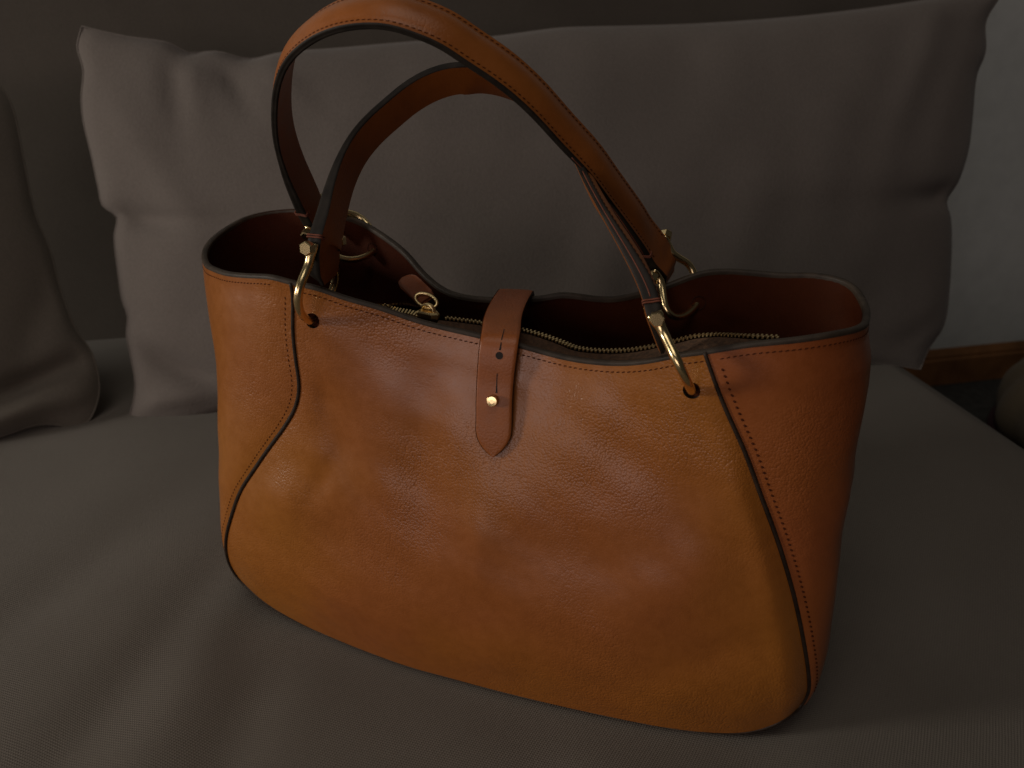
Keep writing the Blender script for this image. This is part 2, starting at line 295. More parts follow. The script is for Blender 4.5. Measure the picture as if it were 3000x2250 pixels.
Pp, Qq = np.meshgrid(pr[:, 0], qs, indexing='ij')
Z = np.tile(pr[:, 1][:, None], (1, len(qs)))
Z = Z + np.where(Z > -.05, seat_height(Pp, Qq), 0)
G = np.stack([Pp, Qq, Z], -1)
# rounded end at the back right corner
sc = mesh_obj("seat_cushion", G.reshape(-1, 3), grid_faces(len(pr), len(qs), flip=False), M_SEAT, sofa)
base_v = [(-2, -1.0, -.42), (-.03, -1.0, -.42), (-.03, .45, -.42), (-2, .45, -.42), (-2, -1.0, -.16), (-.03, -1.0, -.16), (-.03, .45, -.16), (-2, .45, -.16)]
mesh_obj("sofa_base", base_v, [(0, 3, 2, 1), (4, 5, 6, 7), (0, 1, 5, 4), (1, 2, 6, 5), (2, 3, 7, 6), (3, 0, 4, 7)], M_SEAT, sofa, smooth=False)
# back cushion slab, leaning, rounded at the right end
bp = []
for t in np.linspace(0, math.pi / 2, 10): bp.append((.12 + .05 * math.cos(t), .05 - .05 * math.sin(t)))
bprof = [(.17, .30), (.17, .05)] + bp[1:] + [(x, 0) for x in np.linspace(.11, -1.7, 60)]
bprof = A(bprof); zs = np.linspace(-.12, .56, 40)
G = np.zeros((len(bprof), len(zs), 3))
for j, z in enumerate(zs):
    G[:, j, 0] = bprof[:, 0]; G[:, j, 1] = bprof[:, 1] + .16 * z + .205 + .006 * np.cos(z * 9); G[:, j, 2] = z
G[..., 1] += .004 * vnoise(G[..., [0, 2]] / .4, 9, 2)
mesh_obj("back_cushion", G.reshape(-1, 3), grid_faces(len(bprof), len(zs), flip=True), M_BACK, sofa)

# wall, skirting board, floor
WR = R(12.5); wx = A((math.cos(WR), math.sin(WR), 0)); wy = A((-math.sin(WR), math.cos(WR), 0)); wo = A((1.081, 1.676, -.42))
def box_local(x0, x1, y0, y1, z0, z1):
    v = [(x, y, z) for z in (z0, z1) for y in (y0, y1) for x in (x0, x1)]
    f = [(0, 2, 3, 1), (4, 5, 7, 6), (0, 1, 5, 4), (2, 6, 7, 3), (0, 4, 6, 2), (1, 3, 7, 5)]
    return v, f
wall = mesh_obj("wall", *box_local(-3.2, 2.0, .016, .12, 0, 2.6), M_WALL, smooth=False); wall.location = wo; wall.rotation_euler = (0, 0, WR); tag(wall, "pale grey painted wall behind the sofa", None, kind="structure")
floor = mesh_obj("floor", *box_local(-3.2, 2.0, -3.2, .015, -.05, 0), M_FLOOR, smooth=False); floor.location = wo; floor.rotation_euler = (0, 0, WR); tag(floor, "dark grey floor below the sofa", None, kind="structure")
sk = [(0, .001), (0, .062), (.004, .066), (.004, .072), (.015, .086), (.0155, .086), (.0155, .001)]
xs = (-3.2, 2.0)
V = [(x, y, z) for x in xs for (y, z) in sk]; n = len(sk)
F = [(i, (i + 1) % n, n + (i + 1) % n, n + i) for i in range(n)] + [tuple(range(n))[::-1], tuple(range(n, 2 * n))]
skb = mesh_obj("skirting_board", V, F, M_WOOD, smooth=False); skb.location = wo; skb.rotation_euler = (0, 0, WR); tag(skb, "brown wooden skirting board along the wall", None, kind="structure")

# ribbed beige pouf on the floor at the far right
pouf = empty("pouf", (1.135, 1.27, -.42)); tag(pouf, "rounded beige textile pouf on the floor beyond the seat edge", "pouf")
nu, nv = 96, 40; V = []
for i in range(nu):
    th = 2 * math.pi * i / nu
    for j in range(nv):
        ph = math.pi * j / (nv - 1)
        rr = .235 * (abs(math.sin(ph)) ** .75) * (1 - .05 * abs(math.cos(th * 7)) ** 4 * math.sin(ph))
        rr *= 1 + .02 * math.sin(5 * th + 3 * ph) * math.sin(ph)
        V.append((rr * math.cos(th), rr * math.sin(th), .112 + .111 * math.cos(ph)))
mesh_obj("cover", V, grid_faces(nu, nv, True, False, flip=True), M_POUF, pouf)
th = np.linspace(0, 2 * math.pi, 80, endpoint=False)
mesh_obj("band", *tube_geo(np.stack([.226 * np.cos(th), .226 * np.sin(th), np.full(80, .054)], 1), (.012, .008), 8, True), M_BAND, pouf)

# ------------------------------------------------------------------ pillows
def pillow_mesh(Lc, Rc, Tc, Bc, thick_f, thick_b, folds, seed, na=120, nb=70, power=.5):
    L_, R_ = resample(Lc, nb), resample(Rc, nb); T_, B_ = resample(Tc, na), resample(Bc, na)     # L/R from top to bottom
    a = np.linspace(0, 1, na)[:, None, None]; b = np.linspace(0, 1, nb)[None, :, None]
    S = (1 - b) * T_[:, None] + b * B_[:, None] + (1 - a) * L_[None] + a * R_[None] - ((1 - a) * (1 - b) * T_[0] + a * (1 - b) * T_[-1] + (1 - a) * b * B_[0] + a * b * B_[-1])
    a_, b_ = a[..., 0], b[..., 0]
    prof = (np.clip(4 * a_ * (1 - a_), 0, 1) ** power) * (np.clip(4 * b_ * (1 - b_), 0, 1) ** power)
    ed = np.minimum(np.minimum(a_ * 3, (1 - a_) * 3), np.minimum(b_, 1 - b_)) + 0 * prof
    env = sstep(ed, 0, .10)
    w = np.zeros_like(prof)
    for (ca, cb, dx, dy, ln, wd, amp) in folds:
        dn = math.hypot(dx, dy); dx, dy = dx / dn, dy / dn
        x = (S[..., 0] - ca) * dx + (S[..., 1] - cb) * dy; y = -(S[..., 0] - ca) * dy + (S[..., 1] - cb) * dx
        w += amp * np.exp(-(x / ln) ** 2 - (y / wd) ** 2)
    w += .0022 * vnoise(S / .16, seed, 2)
    front = -(thick_f * prof + w * env); back = thick_b * prof
    Vf = np.stack([S[..., 0], front, S[..., 1]], -1); Vb = np.stack([S[..., 0], back, S[..., 1]], -1)
    V = np.concatenate([Vf.reshape(-1, 3), Vb.reshape(-1, 3)])
    F = grid_faces(na, nb, flip=True) + grid_faces(na, nb, off=na * nb, flip=False)
    Bd = np.concatenate([S[:, 0], S[-1, 1:], S[::-1, -1][1:], S[0, ::-1][1:-1]])
    return V, F, Bd
def place(o, org, ang, lean):
    ex = Vector((math.cos(ang), math.sin(ang), 0)); bk = Vector((-math.sin(ang), math.cos(ang), 0)); ez = math.cos(lean) * Vector((0, 0, 1)) + math.sin(lean) * bk; ey = ez.cross(ex)
    o.matrix_world = Matrix(((ex.x, ey.x, ez.x, org[0]), (ex.y, ey.y, ez.y, org[1]), (ex.z, ey.z, ez.z, org[2]), (0, 0, 0, 1)))
folds = [(.092, .330, .15, -1, .035, .008, .004), (.125, .330, .55, -1, .050, .009, -.005), (.165, .330, .9, -1, .05, .010, .004), (.075, .315, .1, -1, .04, .010, -.004), (.105, .345, 1, -.1, .012, .010, -.006),
         (.03, .20, 1, -.25, .05, .012, -.010), (.055, .24, .5, -1, .09, .018, .004), (.06, .05, 1, -.5, .05, .012, -.012), (.03, .02, 1, .1, .05, .012, .008),
         (.87, .19, 1, .1, .05, .012, -.010), (.83, .33, .5, 1, .08, .02, .004), (.86, .05, 1, .6, .05, .014, -.002)]
V, F, Bd = pillow_mesh(PIL_L, PIL_R, PIL_T, PIL_B, .062, .060, folds, 4)
pil = empty("pillow", (0, 0, 0)); place(pil, (-.378, .7045, .004), R(9), R(18))
tag(pil, "large taupe rectangular pillow standing behind the handbag", "pillow")
mesh_obj("pillow_cover", V, F, M_PIL, pil)
bd3 = np.stack([Bd[:, 0], np.zeros(len(Bd)), Bd[:, 1]], 1)
mesh_obj("edge_seam", *tube_geo(bd3, .0009, 6, True, ref=(0, 1, 0)), M_PIL, pil)
# darker pillow at the left edge
W2, H2_ = .46, .36
rc = A(PIL2_R); lc = rc.copy(); lc[:, 0] = -W2 - (rc[:, 0]); tc = A([(-W2 - rc[0, 0], rc[0, 1]), (-.3, .335), (-.15, .335), tuple(rc[0])]); bc = A([(-W2, 0), (-.34, .008), (-.2, .010), (-.08, .006), (-.03, .012), (0, 0)])
f2 = [(-.08, .045, 1, .22, .13, .009, -.013), (-.03, .055, 1, .5, .05, .010, -.006), (-.05, .022, 1, .2, .07, .010, .010), (-.02, .10, .5, 1, .05, .015, -.006)]
V, F, Bd = pillow_mesh(lc, rc, tc, bc, .050, .05, f2, 12, 100, 70, power=.6)
pil2 = empty("pillow", (0, 0, 0)); place(pil2, (-.423, .6884, .004), R(24), R(22))
tag(pil2, "dark brown pillow cut off by the left edge of the picture", "pillow")
mesh_obj("pillow_cover", V, F, M_PIL2, pil2)
bd3 = np.stack([Bd[:, 0], np.zeros(len(Bd)), Bd[:, 1]], 1)
mesh_obj("edge_seam", *tube_geo(bd3, .0009, 6, True, ref=(0, 1, 0)), M_PIL2, pil2)

# ------------------------------------------------------------------ the handbag
BAG = empty("handbag", (-.005, .377, .002), R(-17))
tag(BAG, "tan leather handbag with two arched handles and gold shackles, standing on the sofa seat", "handbag")
NR = 480
rim = resample(RIM, NR, True, smooth=6)
def near(P, q): return int(np.argmin(np.linalg.norm(P - A(q), axis=1)))
iFL, iFR = near(rim, SEAM_L[0]), near(rim, SEAM_R[0])
iBR, iBL = near(rim, (.104, .121, .239)), near(rim, (-.128, .120, .246))
def arc(i, j):
    idx = [i]
    while idx[-1] != j: idx.append((idx[-1] + 1) % NR)
    return rim[idx]
NA, NB = 260, 170
def gauss(u, w, cu, cw, su, sw, ang=0):
    c, s = math.cos(ang), math.sin(ang); x = (u - cu) * c + (w - cw) * s; y = -(u - cu) * s + (w - cw) * c
    return np.exp(-(x / su) ** 2 - (y / sw) ** 2)
def coons(T_, B_, L_, R_):
    na, nb = len(T_), len(L_); a = np.linspace(0, 1, na)[:, None, None]; b = np.linspace(0, 1, nb)[None, :, None]
    return (1 - b) * T_[:, None] + b * B_[:, None] + (1 - a) * L_[None] + a * R_[None] - ((1 - a) * (1 - b) * T_[0] + a * (1 - b) * T_[-1] + (1 - a) * b * B_[0] + a * b * B_[-1])
sl = A(SEAM_L); sl[0] = rim[iFL]; sr = A(SEAM_R); sr[0] = rim[iFR]
sl = resample(sl, NB, smooth=3); sr = resample(sr, NB, smooth=3)
top = resample(arc(iFL, iFR), NA); bot = resample(BOTTOM, NA, smooth=4); bot[0] = sl[-1]; bot[-1] = sr[-1]
FP = coons(top, bot, sl, sr)
a = np.linspace(0, 1, NA)[:, None]; b = np.linspace(0, 1, NB)[None, :]
FP[..., 1] -= .011 * np.sin(math.pi * a) ** .8 * np.sin(math.pi * np.clip(b, 0, 1) ** 1.25)
u, w = FP[..., 0], FP[..., 2]
D = (-.0055 * gauss(u, w, -.043, .150, .017, .042, .08) + .0022 * gauss(u, w, -.008, .120, .010, .040)
     + .0024 * gauss(u, w, .020, .078, .095, .024, .05) - .0024 * gauss(u, w, .045, .116, .055, .018, .10)
     - .0040 * gauss(u, w, -.098, .165, .011, .045, .32) + .0045 * gauss(u, w, -.128, .112, .022, .018, .5)
     + .0020 * gauss(u, w, -.085, .118, .012, .022, .2) - .0025 * gauss(u, w, -.110, .128, .007, .024, -.55)
     - .0026 * gauss(u, w, .082, .165, .040, .013, -.55) + .0030 * gauss(u, w, .100, .110, .030, .018, .35)
     + .0024 * gauss(u, w, .040, .175, .020, .03, -.3) - .0020 * gauss(u, w, -.06, .085, .06, .014, -.25)
     - .0018 * gauss(u, w, .12, .065, .03, .012, .6) - .0020 * gauss(u, w, -.003, .19, .014, .03)
     + .0012 * vnoise(np.stack([u, w], -1) / .06, 21, 2))
env = np.minimum(sstep(a, 0, .07), sstep(1 - a, 0, .07)) * np.minimum(sstep(b, 0, .10), sstep(1 - b, 0, .12))
FP[..., 1] -= .68 * D * env
NF = -grid_normals(FP)
if NF[NA // 2, NB // 2, 1] > 0: NF = -NF
def cut_hole(G, N, hole, r, name, mat, parent):
    ni, nj = G.shape[:2]; P = G.reshape(-1, 3).copy(); d = P - A(hole); d[:, 1] = 0
    rad_ = np.linalg.norm(d, axis=1)
    return P, rad_
def panel(G, name, mat, parent, holes=(), rad_=.0042, flip=False):
    ni, nj = G.shape[:2]; V = G.reshape(-1, 3).copy(); F = grid_faces(ni, nj, flip=flip)
    for h in holes:
        h = A(h); d = V[:, [0, 2]] - h[[0, 2]]; rr = np.linalg.norm(d, axis=1)
        rr[np.abs(V[:, 1] - h[1]) > .03] = 9
        F = [f for f in F if not all(rr[i] < rad_ * 1.12 for i in f)]
        kept = set(i for f in F for i in f)
        for i in np.where(rr < rad_ * 1.12)[0]:
            if i in kept: V[i, [0, 2]] = h[[0, 2]] + d[i] / max(rr[i], 1e-6) * rad_
    used = sorted(set(i for f in F for i in f)); mp = {k: n for n, k in enumerate(used)}
    return mesh_obj(name, V[used], [tuple(mp[i] for i in f) for f in F], mat, parent)
def on_surface(G, pt):
    P = G.reshape(-1, 3); i = int(np.argmin(np.linalg.norm(P[:, [0, 2]] - A(pt)[[0, 2]], axis=1))); return P[i], i
hFL, _ = on_surface(FP, HOLE_FL[0]); hFR, _ = on_surface(FP, HOLE_FR[0])
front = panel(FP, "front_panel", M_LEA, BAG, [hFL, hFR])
# tuck under the base
tk = [FP[:, -1]]
for t in np.linspace(.2, 1, 6) * math.pi / 2:
    q = FP[:, -1].copy(); k = np.clip(FP[:, -1, 2] * .9, 0, .006)
    q[:, 1] += .010 * (1 - math.cos(t)) + .004 * t; q[:, 2] -= np.minimum(k, .0045) * math.sin(t); tk.append(q)
TK = A(tk).transpose(1, 0, 2)
mesh_obj("front_tuck", TK.reshape(-1, 3), grid_faces(NA, len(tk)), M_LEA, front)
# back panel: same cut, other side of the bag
def back_seam(s, top_pt):
    r = s.copy(); t = np.linspace(0, 1, len(s))
    r[:, 1] = (1 - t) * top_pt[1] + t * .108 + (-.004) * np.sin(math.pi * t)
    k = (1 - t) ** 3
    r[:, 0] += k * (top_pt[0] - s[0, 0]); r[:, 2] += k * (top_pt[2] - s[0, 2]); return r
bsl, bsr = back_seam(sl, rim[iBL]), back_seam(sr, rim[iBR])
btop = resample(arc(iBR, iBL)[::-1], NA); bbot = bot.copy(); bbot[:, 1] = .108 + (.020 * np.sin(np.linspace(0, math.pi, NA)) ** .7); bbot[0] = bsl[-1]; bbot[-1] = bsr[-1]
BP = coons(btop, bbot, bsl, bsr)
BP[..., 1] += .008 * np.sin(math.pi * a) ** .8 * np.sin(math.pi * b ** 1.2)
hBL, _ = on_surface(BP, (-.1322, .112, .2325)); hBR, _ = on_surface(BP, HOLE_BR[0])
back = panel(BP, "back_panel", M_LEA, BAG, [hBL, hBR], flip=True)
NBk = grid_normals(BP)
if NBk[NA // 2, NB // 2, 1] < 0: NBk = -NBk
# gussets
def gusset(fs, bs, rim_arc, ends, side):
    nphi = 90; G = np.zeros((NB, nphi, 3)); rimc = resample(rim_arc, nphi)
    ends = A(ends); ph = np.linspace(-math.pi / 2, math.pi / 2, nphi)
    def sect(f, bk, ue, nexp):
        mid, half = (f + bk) / 2, (bk - f) / 2; ext = A((ue - mid[0], 0, 0))
        return mid + half * (np.sign(np.sin(ph)) * np.abs(np.sin(ph)) ** (2 / nexp))[:, None] + ext * (np.abs(np.cos(ph)) ** (2 / nexp))[:, None]
    i_ext = np.argmax(rimc[:, 0] * side)
    s0 = sect(fs[0], bs[0], np.interp(fs[0, 2], ends[::-1, 2], ends[::-1, 0]), 2.7)
    for k in range(NB):
        t = k / (NB - 1); wk = fs[k, 2]
        ue = np.interp(wk, ends[::-1, 2], ends[::-1, 0])
        s = sect(fs[k], bs[k], ue, 2.7 - .5 * t)
        bl = (1 - t) ** 3
        G[k] = s + bl * (rimc - s0)
        # gentle hollow in the fold line
        G[k, :, 0] -= side * .006 * np.sin(math.pi * t) ** 2 * np.exp(-((ph + .25) / .35) ** 2) * (1 if side < 0 else .6)
    G[:, 0] = fs; G[:, -1] = bs
    un = vnoise(G / .07, 31 if side < 0 else 33, 2)
    e = np.sin(math.pi * np.linspace(0, 1, NB))[:, None] * np.sin(math.pi * np.linspace(0, 1, nphi))[None]
    G[..., 0] += side * .0018 * un * e
    return G
endL = [(-.2118, 0, .238), (-.2100, 0, .2061), (-.2092, 0, .1819), (-.2100, 0, .1564), (-.2105, 0, .1307), (-.2102, 0, .101), (-.2085, 0, .0758), (-.2060, 0, .0471), (-.200, 0, .0181)]
endR = [(.1795, 0, .2300), (.183, 0, .2173), (.1847, 0, .201), (.1854, 0, .184), (.1858, 0, .1673), (.1866, 0, .1514), (.1872, 0, .1234), (.1880, 0, .0832), (.1885, 0, .0548), (.186, 0, .0253), (.182, 0, .010)]
GL = gusset(sl, bsl, arc(iBL, iFL)[::-1], endL, -1)
GR = gusset(sr, bsr, arc(iFR, iBR), endR, 1)
def outward(G, side):
    N = grid_normals(G); m = N[NB // 2, N.shape[1] // 2]
    return N if m[0] * side > 0 else -N
NGL, NGR = outward(GL, -1), outward(GR, 1)
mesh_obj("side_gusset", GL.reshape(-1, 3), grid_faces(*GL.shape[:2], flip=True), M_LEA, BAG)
mesh_obj("side_gusset", GR.reshape(-1, 3), grid_faces(*GR.shape[:2]), M_GUS_SHADE, BAG)
# base: ruled between the two lower edges
bf = TK[:, -1]; ts = np.linspace(0, 1, 12)[None, :, None]
BS = (1 - ts) * bf[:, None] + ts * bbot[:, None]; BS[..., 2] -= .002 * np.sin(math.pi * ts[..., 0])
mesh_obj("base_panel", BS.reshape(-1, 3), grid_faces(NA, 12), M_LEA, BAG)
for G, nm in ((GL, 0), (GR, 1)):       # closes the ends of the base under the gussets
    r = G[-1]; c = r.mean(0); V = np.concatenate([r, [c]]); mesh_obj("base_corner", V, [(i, i + 1, len(r)) for i in range(len(r) - 1)], M_LEA, BAG)
# lining: inner skin 3.5 mm inside
parts = []
th_ = .0028
for G, N in ((FP, NF), (BP, NBk), (GL, NGL), (GR, NGR)):
    st = 2; g = (G - N * th_)[::st, ::st]; ni, nj = g.shape[:2]
    parts.append((g.reshape(-1, 3), grid_faces(ni, nj)))
def in_(G, N, sl_): return (G - N * th_)[sl_]
for e1_, e2_ in ((in_(FP, NF, (3, slice(None))), in_(GL, NGL, (slice(None), 3))), (in_(FP, NF, (-4, slice(None))), in_(GR, NGR, (slice(None), 3))),
                 (in_(BP, NBk, (3, slice(None))), in_(GL, NGL, (slice(None), -4))), (in_(BP, NBk, (-4, slice(None))), in_(GR, NGR, (slice(None), -4)))):
    parts.append((np.stack([e1_, e2_], 1).reshape(-1, 3), grid_faces(NB, 2)))
bs2 = BS.copy(); bs2[..., 2] += .006; parts.append((bs2.reshape(-1, 3), grid_faces(NA, 12)))
mesh_obj("lining", *merge(parts), M_LIN, BAG)
# painted rim edge
T = nrm(np.roll(rim, -1, 0) - np.roll(rim, 1, 0)); c0 = rim[:, :2].mean(0)
inw = np.cross(A((0, 0, 1)), T); inw[:, 2] = 0; inw = nrm(inw)
if np.sum(inw[:, :2] * (c0 - rim[:, :2])) < 0: inw = -inw
prof = [(-.0003, -.0014), (-.0004, -.0003), (-.0001, .0004), (.0007, .0008), (.0017, .0008), (.0027, .0006), (.0033, .0001), (.0034, -.0006), (.0033, -.0022)]
RG = np.stack([rim + inw * x + A((0, 0, z)) for x, z in prof], 1)
mesh_obj("rim_edge", RG.reshape(-1, 3), grid_faces(NR, len(prof), True, False), M_EDGE, BAG)
# dark cut edges along the four panel seams
for s, N in ((sl, NF[0]), (sr, NF[-1]), (bsl, NBk[0]), (bsr, NBk[-1])):
    if s is sl: s = np.concatenate([s, bot[3:45:3] + A((.0, .0007, -.0008))]); N = np.concatenate([N, np.tile(N[-1], (14, 1))])
    elif s is sr: s = np.concatenate([s, bot[::-1][3:45:3] + A((.0, .0007, -.0008))]); N = np.concatenate([N, np.tile(N[-1], (14, 1))])
    P = resample(s, 140, smooth=4); Np = np.stack([np.interp(np.linspace(0, 1, 140), np.linspace(0, 1, len(N)), N[:, k]) for k in range(3)], 1)
    k = np.linspace(0, 1, 140); rr = (.00100 + .0003 * np.sin(math.pi * k)) * (1 - .7 * sstep(k, .88, 1.0))
    mesh_obj("seam_edge", *tube_geo(P + Np * .0002, rr, 8), M_PIPE, BAG)
for s, G in ((bot, 0),):
    pass
# ---- stitches
def stitch_geo(P, Nn, pitch, ln, wd, lift=.00015, tilt=.18):
    P = A(P); L = np.r_[0, np.cumsum(np.linalg.norm(np.diff(P, axis=0), axis=1))]; n = int(L[-1] / pitch); parts = []
    for k in range(n):
        s = (k + .5) * pitch; c = A([np.interp(s, L, P[:, i]) for i in range(3)]); c2 = A([np.interp(s + .0008, L, P[:, i]) for i in range(3)])
        nn = A([np.interp(s, L, Nn[:, i]) for i in range(3)]); nn /= np.linalg.norm(nn); t = c2 - c; t /= max(np.linalg.norm(t), 1e-9); bb = np.cross(nn, t)
        t = t * math.cos(tilt) + bb * math.sin(tilt); bb = np.cross(nn, t); c = c + nn * lift
        h, q = ln / 2, wd / 2
        parts.append(([c - t * h, c + bb * q - t * h * .5, c + bb * q + t * h * .5, c + t * h, c - bb * q + t * h * .5, c - bb * q - t * h * .5, c + nn * wd * .45 - t * h * .5, c + nn * wd * .45 + t * h * .5],
                      [(0, 6, 1), (1, 6, 7, 2), (2, 7, 3), (3, 7, 4), (4, 7, 6, 5), (5, 6, 0)]))
    return merge(parts)
def rows(G, N, off_top):          # polyline at a given distance below the top edge
    Lg = np.cumsum(np.linalg.norm(np.diff(G, axis=1), axis=2), axis=1); out = []; on = []
    for i in range(G.shape[0]):
        j = int(np.searchsorted(Lg[i], off_top)); f = (off_top - (Lg[i, j - 1] if j else 0)) / max(Lg[i, j] - (Lg[i, j - 1] if j else 0), 1e-9)
        out.append(G[i, j] * (1 - f) + G[i, j + 1] * f); on.append(N[i, j])
    return A(out), A(on)
st = []
p, n_ = rows(FP, NF, .0046); st.append(stitch_geo(p, n_, .0029, .0021, .0006))
st.append(stitch_geo(*[x[4:-4] for x in rows(GL.transpose(1, 0, 2), NGL.transpose(1, 0, 2), .0046)], .0029, .0021, .0006))
st.append(stitch_geo(*[x[2:-4] for x in rows(GR.transpose(1, 0, 2), NGR.transpose(1, 0, 2), .0046)], .0029, .0021, .0006))
o = mesh_obj("rim_stitching", *merge(st), M_STI, BAG); o["kind"] = "stuff"
st = []
p, n_ = rows(GL, NGL, .0048); st.append(stitch_geo(p[6:-8], n_[6:-8], .0031, .0018, .0005))
p, n_ = rows(GR, NGR, .0055); st.append(stitch_geo(p[6:-8], n_[6:-8], .0034, .0019, .0011, tilt=.6))
o = mesh_obj("seam_stitching", *merge(st), M_STI, BAG); o["kind"] = "stuff"
# eyelets
for h, N, G in ((hFL, NF, FP), (hFR, NF, FP), (hBL, NBk, BP), (hBR, NBk, BP)):
    _, i = on_surface(G, h); nn = N.reshape(-1, 3)[i]
    r = .0042; th = np.linspace(0, 2 * math.pi, 24, endpoint=False); ref = A((1, 0, 0)); e1 = nrm(ref - nn * (ref @ nn)); e2 = np.cross(nn, e1)
    ring = h + np.cos(th)[:, None] * e1 * r + np.sin(th)[:, None] * e2 * r
    V = np.concatenate([ring + nn * .0002, ring - nn * .0034])
    mesh_obj("eyelet", V, grid_faces(2, 24, False, True), M_DARK, BAG)

# ---- closure strap
sc_ = A([(-.019, .094, .165), (-.019, .095, .19), (-.0185, .093, .210), (-.0180, .086, .2235), (-.0158, .072, .2268), (-.0135, .052, .2272), (-.0100, .032, .2270), (-.0055, .0150, .2265), (-.0042, .0085, .2245), (-.0045, .0050, .2145), (-.0050, .0030, .2025), (-.0048, .0005, .1930), (-.0042, -.0020, .1825), (-.0038, -.0046, .1725), (-.0032, -.0066, .1632)])
SC = resample(sc_, 150, smooth=4); n = len(SC); Tn = nrm(np.gradient(SC, axis=0)); side = A((1.0, .10, .02))
sd = nrm(side - Tn * (Tn @ side)[:, None]); up_ = np.cross(sd, Tn)
if up_[-5, 1] > 0: up_ = -up_
Ls = np.r_[0, np.cumsum(np.linalg.norm(np.diff(SC, axis=0), axis=1))]; rem = Ls[-1] - Ls
hw = np.where(rem < .016, .0098 * np.clip(1 - (1 - rem / .016) ** 2.1, .0, 1) ** .85, .0098) + .0006 * sstep(rem, .03, .08); hw = np.maximum(hw, .0003)
xs_ = np.linspace(-1, 1, 25)
crown = lambda x: .00045 * (1 - x ** 4)
SG = np.stack([SC + sd * (hw * x)[:, None] + up_ * (.0012 + crown(x) - .0004 * (abs(x) > .93)) for x in xs_], 1)
strap = mesh_obj("closure_strap", SG.reshape(-1, 3), grid_faces(n, 25), M_STRAP, BAG)
per = np.concatenate([SC + sd * hw[:, None], (SC - sd * hw[:, None])[::-1]])
upp = np.concatenate([up_, up_[::-1]])
EG = np.stack([per + upp * .00125, per + upp * .0003, per - upp * .0009], 1)
mesh_obj("strap_edge", EG.reshape(-1, 3), grid_faces(len(per), 3), M_PIPE, strap)
UG = np.stack([SC + sd * (hw * x)[:, None] - up_ * .0009 for x in (-1, 0, 1)], 1)
mesh_obj("strap_underside", UG.reshape(-1, 3), grid_faces(n, 3), M_LIN, strap)
def strap_at(r_, du=0.0):
    i = int(np.argmin(np.abs(rem - r_))); return SC[i] + sd[i] * du + up_[i] * .00165, up_[i], sd[i], Tn[i]
def slit(r1, r2, d1, d2):
    P = []; N = []
    for k in np.linspace(0, 1, 8):
        c, nn, s_, t_ = strap_at(r1 + (r2 - r1) * k, d1 + (d2 - d1) * k); P.append(c + nn * .00012); N.append(nn)
    P = A(P); wv = .00022 + .0003 * np.linspace(0, 1, 8) ** 3
    s_ = strap_at(r1)[2]
    V = np.concatenate([P - s_ * wv[:, None], P + s_ * wv[:, None]]); mesh_obj("slit", V, grid_faces(2, 8), M_DARK, strap)
slit(.0705, .0585, .0018, .0012); slit(.0460, .0350, .0010, .0014)
c, nn, s_, t_ = strap_at(.0560, .0012)
th = np.linspace(0, 2 * math.pi, 20, endpoint=False)
V = np.concatenate([[c + nn * .00010], c + nn * .00012 + .0020 * (np.cos(th)[:, None] * s_ + np.sin(th)[:, None] * t_)])
mesh_obj("strap_hole", V, [(0, 1 + i, 1 + (i + 1) % 20) for i in range(20)], M_DARK, strap)
c, nn, s_, t_ = strap_at(.0310, -.0004)
prof_ = [(.0014, -.001), (.0014, .0008), (.0027, .0010), (.0031, .0016), (.0031, .0023), (.0026, .0029), (.0012, .0030), (.00001, .0030)]
V = [c + nn * z + r * (math.cos(t) * s_ + math.sin(t) * t_) for r, z in prof_ for t in th]
mesh_obj("stud", V, grid_faces(len(prof_), 20, False, True), M_GOLD, strap, smooth=False)

# ---- zip
zl = resample(ZIP_LINE, 200, smooth=3); tz = nrm(np.gradient(zl, axis=0)); sv = nrm(np.cross(A((0, 0, 1)), tz))
if sv[100, 1] < 0: sv = -sv
zipp = empty("zip", (0, 0, 0), 0, BAG)
fr_in = []
for p_ in zl:
    i = int(np.argmin(np.abs(rim[:, 0] - p_[0]) + (rim[:, 1] > .05) * 9)); fr_in.append(rim[i] + inw[i] * .0042 + A((0, 0, -.003)))
fr_in = resample(fr_in, 200, smooth=8)
zl0 = zl - sv * .0022 - A((0, 0, .0004))
ks = np.linspace(0, 1, 8)[None, :, None]
TG = (1 - ks) * fr_in[:, None] + ks * zl0[:, None]; TG[..., 2] -= .0030 * np.sin(math.pi * ks[..., 0])
mesh_obj("front_tape", TG.reshape(-1, 3), grid_faces(200, 8), M_TAPE, zipp)
TG2 = np.stack([zl + sv * .0022, zl + sv * .007 - A((0, 0, .004)), zl + sv * .010 - A((0, 0, .02)), zl + sv * .011 - A((0, 0, .09))], 1)
mesh_obj("rear_tape", TG2.reshape(-1, 3), grid_faces(200, 4), M_LIN, zipp)
def tooth(c, t, s, upv, l=.0022, w_=.0009, h=.0013):
    v = [c + t * (w_ / 2 * i) + s * (l / 2 * j) + upv * (h / 2 * k) * (1 - .25 * abs(j)) for i in (-1, 1) for j in (-1, 1) for k in (-1, 1)]
    return v, [(0, 1, 3, 2), (4, 6, 7, 5), (0, 4, 5, 1), (2, 3, 7, 6), (0, 2, 6, 4), (1, 5, 7, 3)]
parts = []; Lz = np.r_[0, np.cumsum(np.linalg.norm(np.diff(zl, axis=0), axis=1))]
k = 0; s = .004
while s < Lz[-1]:
    c = A([np.interp(s, Lz, zl[:, i]) for i in range(3)]); i = min(int(s / Lz[-1] * 199), 199)
    sgn = 1 if k % 2 else -1
    parts.append(tooth(c + sv[i] * sgn * .0010 + A((0, 0, .0006)), tz[i], sv[i], A((0, 0, 1)))); s += .00112; k += 1
